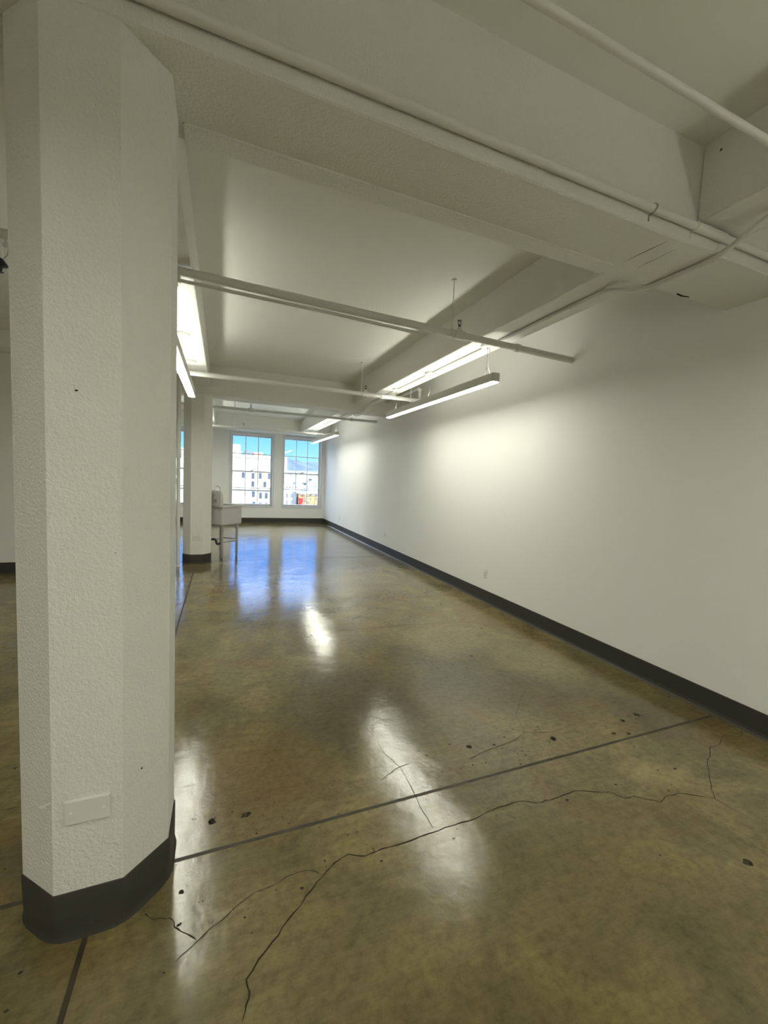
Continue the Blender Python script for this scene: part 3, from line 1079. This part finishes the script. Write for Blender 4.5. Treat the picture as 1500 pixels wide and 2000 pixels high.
def bwin(x, z, w_, h_, arch=False):
    bm = NB()
    fr = .14
    box(bm, x - w_ / 2 - fr, x - w_ / 2, -.12, 0, z - h_ / 2, z + h_ / 2)
    box(bm, x + w_ / 2, x + w_ / 2 + fr, -.12, 0, z - h_ / 2, z + h_ / 2)
    box(bm, x - w_ / 2 - fr, x + w_ / 2 + fr, -.12, 0, z + h_ / 2, z + h_ / 2 + fr)
    box(bm, x - w_ / 2 - fr, x + w_ / 2 + fr, -.2, 0, z - h_ / 2 - fr, z - h_ / 2)
    box(bm, x - w_ / 2, x + w_ / 2, -.1, 0, z - .06, z + .06)
    if arch:
        bmesh.ops.create_uvsphere(bm, u_segments=12, v_segments=6, radius=w_ / 2 + fr, matrix=Matrix.Translation((x, 0, z + h_ / 2)) @ Matrix.Diagonal((1, .15, .9, 1)))
    f = obj('window', bm, m_grey, bd)
    obj('pane', box(NB(), x - w_ / 2, x + w_ / 2, -.05, 0, z - h_ / 2, z + h_ / 2), m_dkwin, f)


for x, z, ar in ((5.8, 21.4, 0), (8.6, 21.3, 0), (10.7, 21.4, 0), (13.4, 21.4, 0), (8.6, 18.8, 0), (12.1, 18.8, 0), (8.8, 15.7, 0), (10.9, 15.3, 1), (12.6, 15.3, 1), (14.4, 15.3, 1), (9.0, 12.6, 0), (10.85, 12.3, 1), (12.65, 12.3, 1), (14.4, 12.3, 1),
                 (-12, 21.4, 0), (-9, 21.4, 0), (-12, 18.8, 0), (-9.5, 15.5, 0), (-12, 12.5, 0)):
    bwin(x, z, .62, 1.35, bool(ar))

# tall pinkish tower further off
bd2 = empty('office_tower', (36, 300, -20), 'tall narrow pinkish tower at the left edge of the right window view', 'building')
obj('walls', box(NB(), -8, 7, 0, 15, 0, 35.5), facade('tower_facade', (0.26, 0.235, 0.21), (0.11, 0.085, 0.08), 2.6, 3.4, 0.85), bd2)
obj('brick_panel', box(NB(), 3.2, 5.4, -.3, 0, 16, 33.5), m_pink, bd2)

# yellow mural building low in the right window
bd3 = empty('mural_building', (0, 160, -20), 'yellow building with red and painted mural patches low in the right window', 'building')
obj('walls', box(NB(), 27.6, 40, 0, 14, 0, 15.1), m_yel, bd3)
obj('roof_edge', box(NB(), 27.4, 40.2, -.3, 14, 15.1, 15.6), m_pale, bd3)
obj('roof_box', box(NB(), 33.6, 36.5, 2, 6, 15.6, 17.0), m_pale, bd3)
obj('roof_box', box(NB(), 29.6, 31.5, 3, 6, 15.6, 16.6), m_grey, bd3)
YG = (0.15, 0.115, 0.052)
obj('red_mural', box(NB(), 27.7, 29.4, -.12, 0, 9.2, 14.2), mural('red_mural_paint', YG, (0.20, 0.014, 0.016), .75, .47), bd3)
obj('grey_mural', box(NB(), 29.8, 32.6, -.12, 0, 9.2, 13.8), mural('grey_mural_paint', YG, (0.06, 0.055, 0.06), .8, .56), bd3)
obj('ochre_mural', box(NB(), 34.0, 36.4, -.12, 0, 9.2, 13.6), mural('ochre_mural_paint', YG, (0.10, 0.065, 0.025), .9, .52), bd3)
obj('dark_frieze', box(NB(), 28.5, 37.5, -.14, 0, 14.3, 15.0), mural('frieze_paint', YG, (0.05, 0.05, 0.06), .7, .52), bd3)
bd4 = empty('white_annex', (0, 158, -20), 'white building with a dark side wall beside the yellow mural building', 'building')
obj('walls', box(NB(), 20, 25.0, 0, 12, 0, 15.6), facade('annex_facade', (0.36, 0.36, 0.36), (0.05, 0.05, 0.055), 1.7, 2.6, 0.42), bd4)
obj('side_wing', box(NB(), 25.0, 26.6, .4, 12, 0, 15.9), m_grey, bd4)

# the low-rise city beyond
rb = random.Random(21)


def low_building(w_, d_, h_, m):
    bm = NB()
    box(bm, -w_ / 2, w_ / 2, 0, d_, 0, h_)
    box(bm, -w_ * .2, w_ * .12, d_ * .3, d_ * .7, h_, h_ + 1.6)
    root = obj('low_building', bm, m)
    tag(root, 'low pale building in the distant city seen through the right window', 'building', 'low city buildings beyond the right window')
    return root


f_pale = facade('pale_facade', (0.19, 0.185, 0.18), (0.022, 0.04, 0.045), 3.6, 3.4, 0.95)
f_tan = facade('tan_facade', (0.22, 0.175, 0.11), (0.04, 0.035, 0.03), 3.0, 3.4, 0.8)
f_grey = facade('grey_facade', (0.10, 0.11, 0.135), (0.035, 0.035, 0.045), 4.2, 3.4, 0.8)
protos = [low_building(14, 12, 8, f_pale), low_building(22, 14, 6, f_pale), low_building(11, 12, 10, f_tan), low_building(16, 12, 7, f_grey), low_building(26, 18, 9, f_pale)]
spots = []
y = 225.0
while y < 2600:
    step = y * 0.085
    x = y * 0.145
    while x < y * 0.30:
        spots.append((x + rb.uniform(-4, 4), y + rb.uniform(-.3, .3) * step))
        x += 35 if y < 700 else y * .033
    y += step
placed = []
spots = [p for p in spots if not (285 < p[1] < 335 and 10 < p[0] < 66)]
for i, (x, y) in enumerate(spots):
    k = rb.choice((0, 0, 1, 1, 2, 3, 4))
    o = protos[i] if i < 5 else copy_tree(protos[k])
    o.location = (x, y, gz(y) - .3)
    s = 1.0 if y < 700 else y / 900
    o.scale = (s, s, min(s, 1.5) * rb.uniform(.8, 1.15))
    placed.append((x, y, 14 * s, 19 * s))

rt = random.Random(8)


def tree():
    bm = NB()
    for k in range(7):
        b = bmesh.new()
        bmesh.ops.create_icosphere(b, subdivisions=2, radius=rt.uniform(1.3, 2.0))
        for v in b.verts: v.co *= rt.uniform(.82, 1.12)
        merge(bm, b, Matrix.Translation((rt.uniform(-1.6, 1.6), rt.uniform(-1.6, 1.6), rt.uniform(3.6, 6.2))))
    root = empty('tree', (0, 0, 0), 'small dark tree among the distant low city buildings', 'tree', 'trees in the distant city')
    obj('crown', bm, m_leaf, root)
    obj('trunk', tube(NB(), ((0, 0, 0), (.1, 0, 2), (0, 0, 4.5)), [.3, .22, .15], 8), m_trunk, root)
    return root


t0 = tree()
i = 0
while i < 18:
    y = rt.uniform(205, 800)
    x = y * rt.uniform(.16, .27)
    s = rt.uniform(.45, .8) * (1 + y / 1200)
    if any(abs(x - a) < b + 4 * s and -4 * s < y - c < d + 4 * s for a, c, b, d in placed): continue
    if 285 < y < 330 and x < 60: continue
    o = t0 if i == 0 else copy_tree(t0)
    i += 1
    o.location = (x, y, gz(y))
    o.scale = (s, s, s)
    placed.append((x, y, 3 * s, 3 * s))
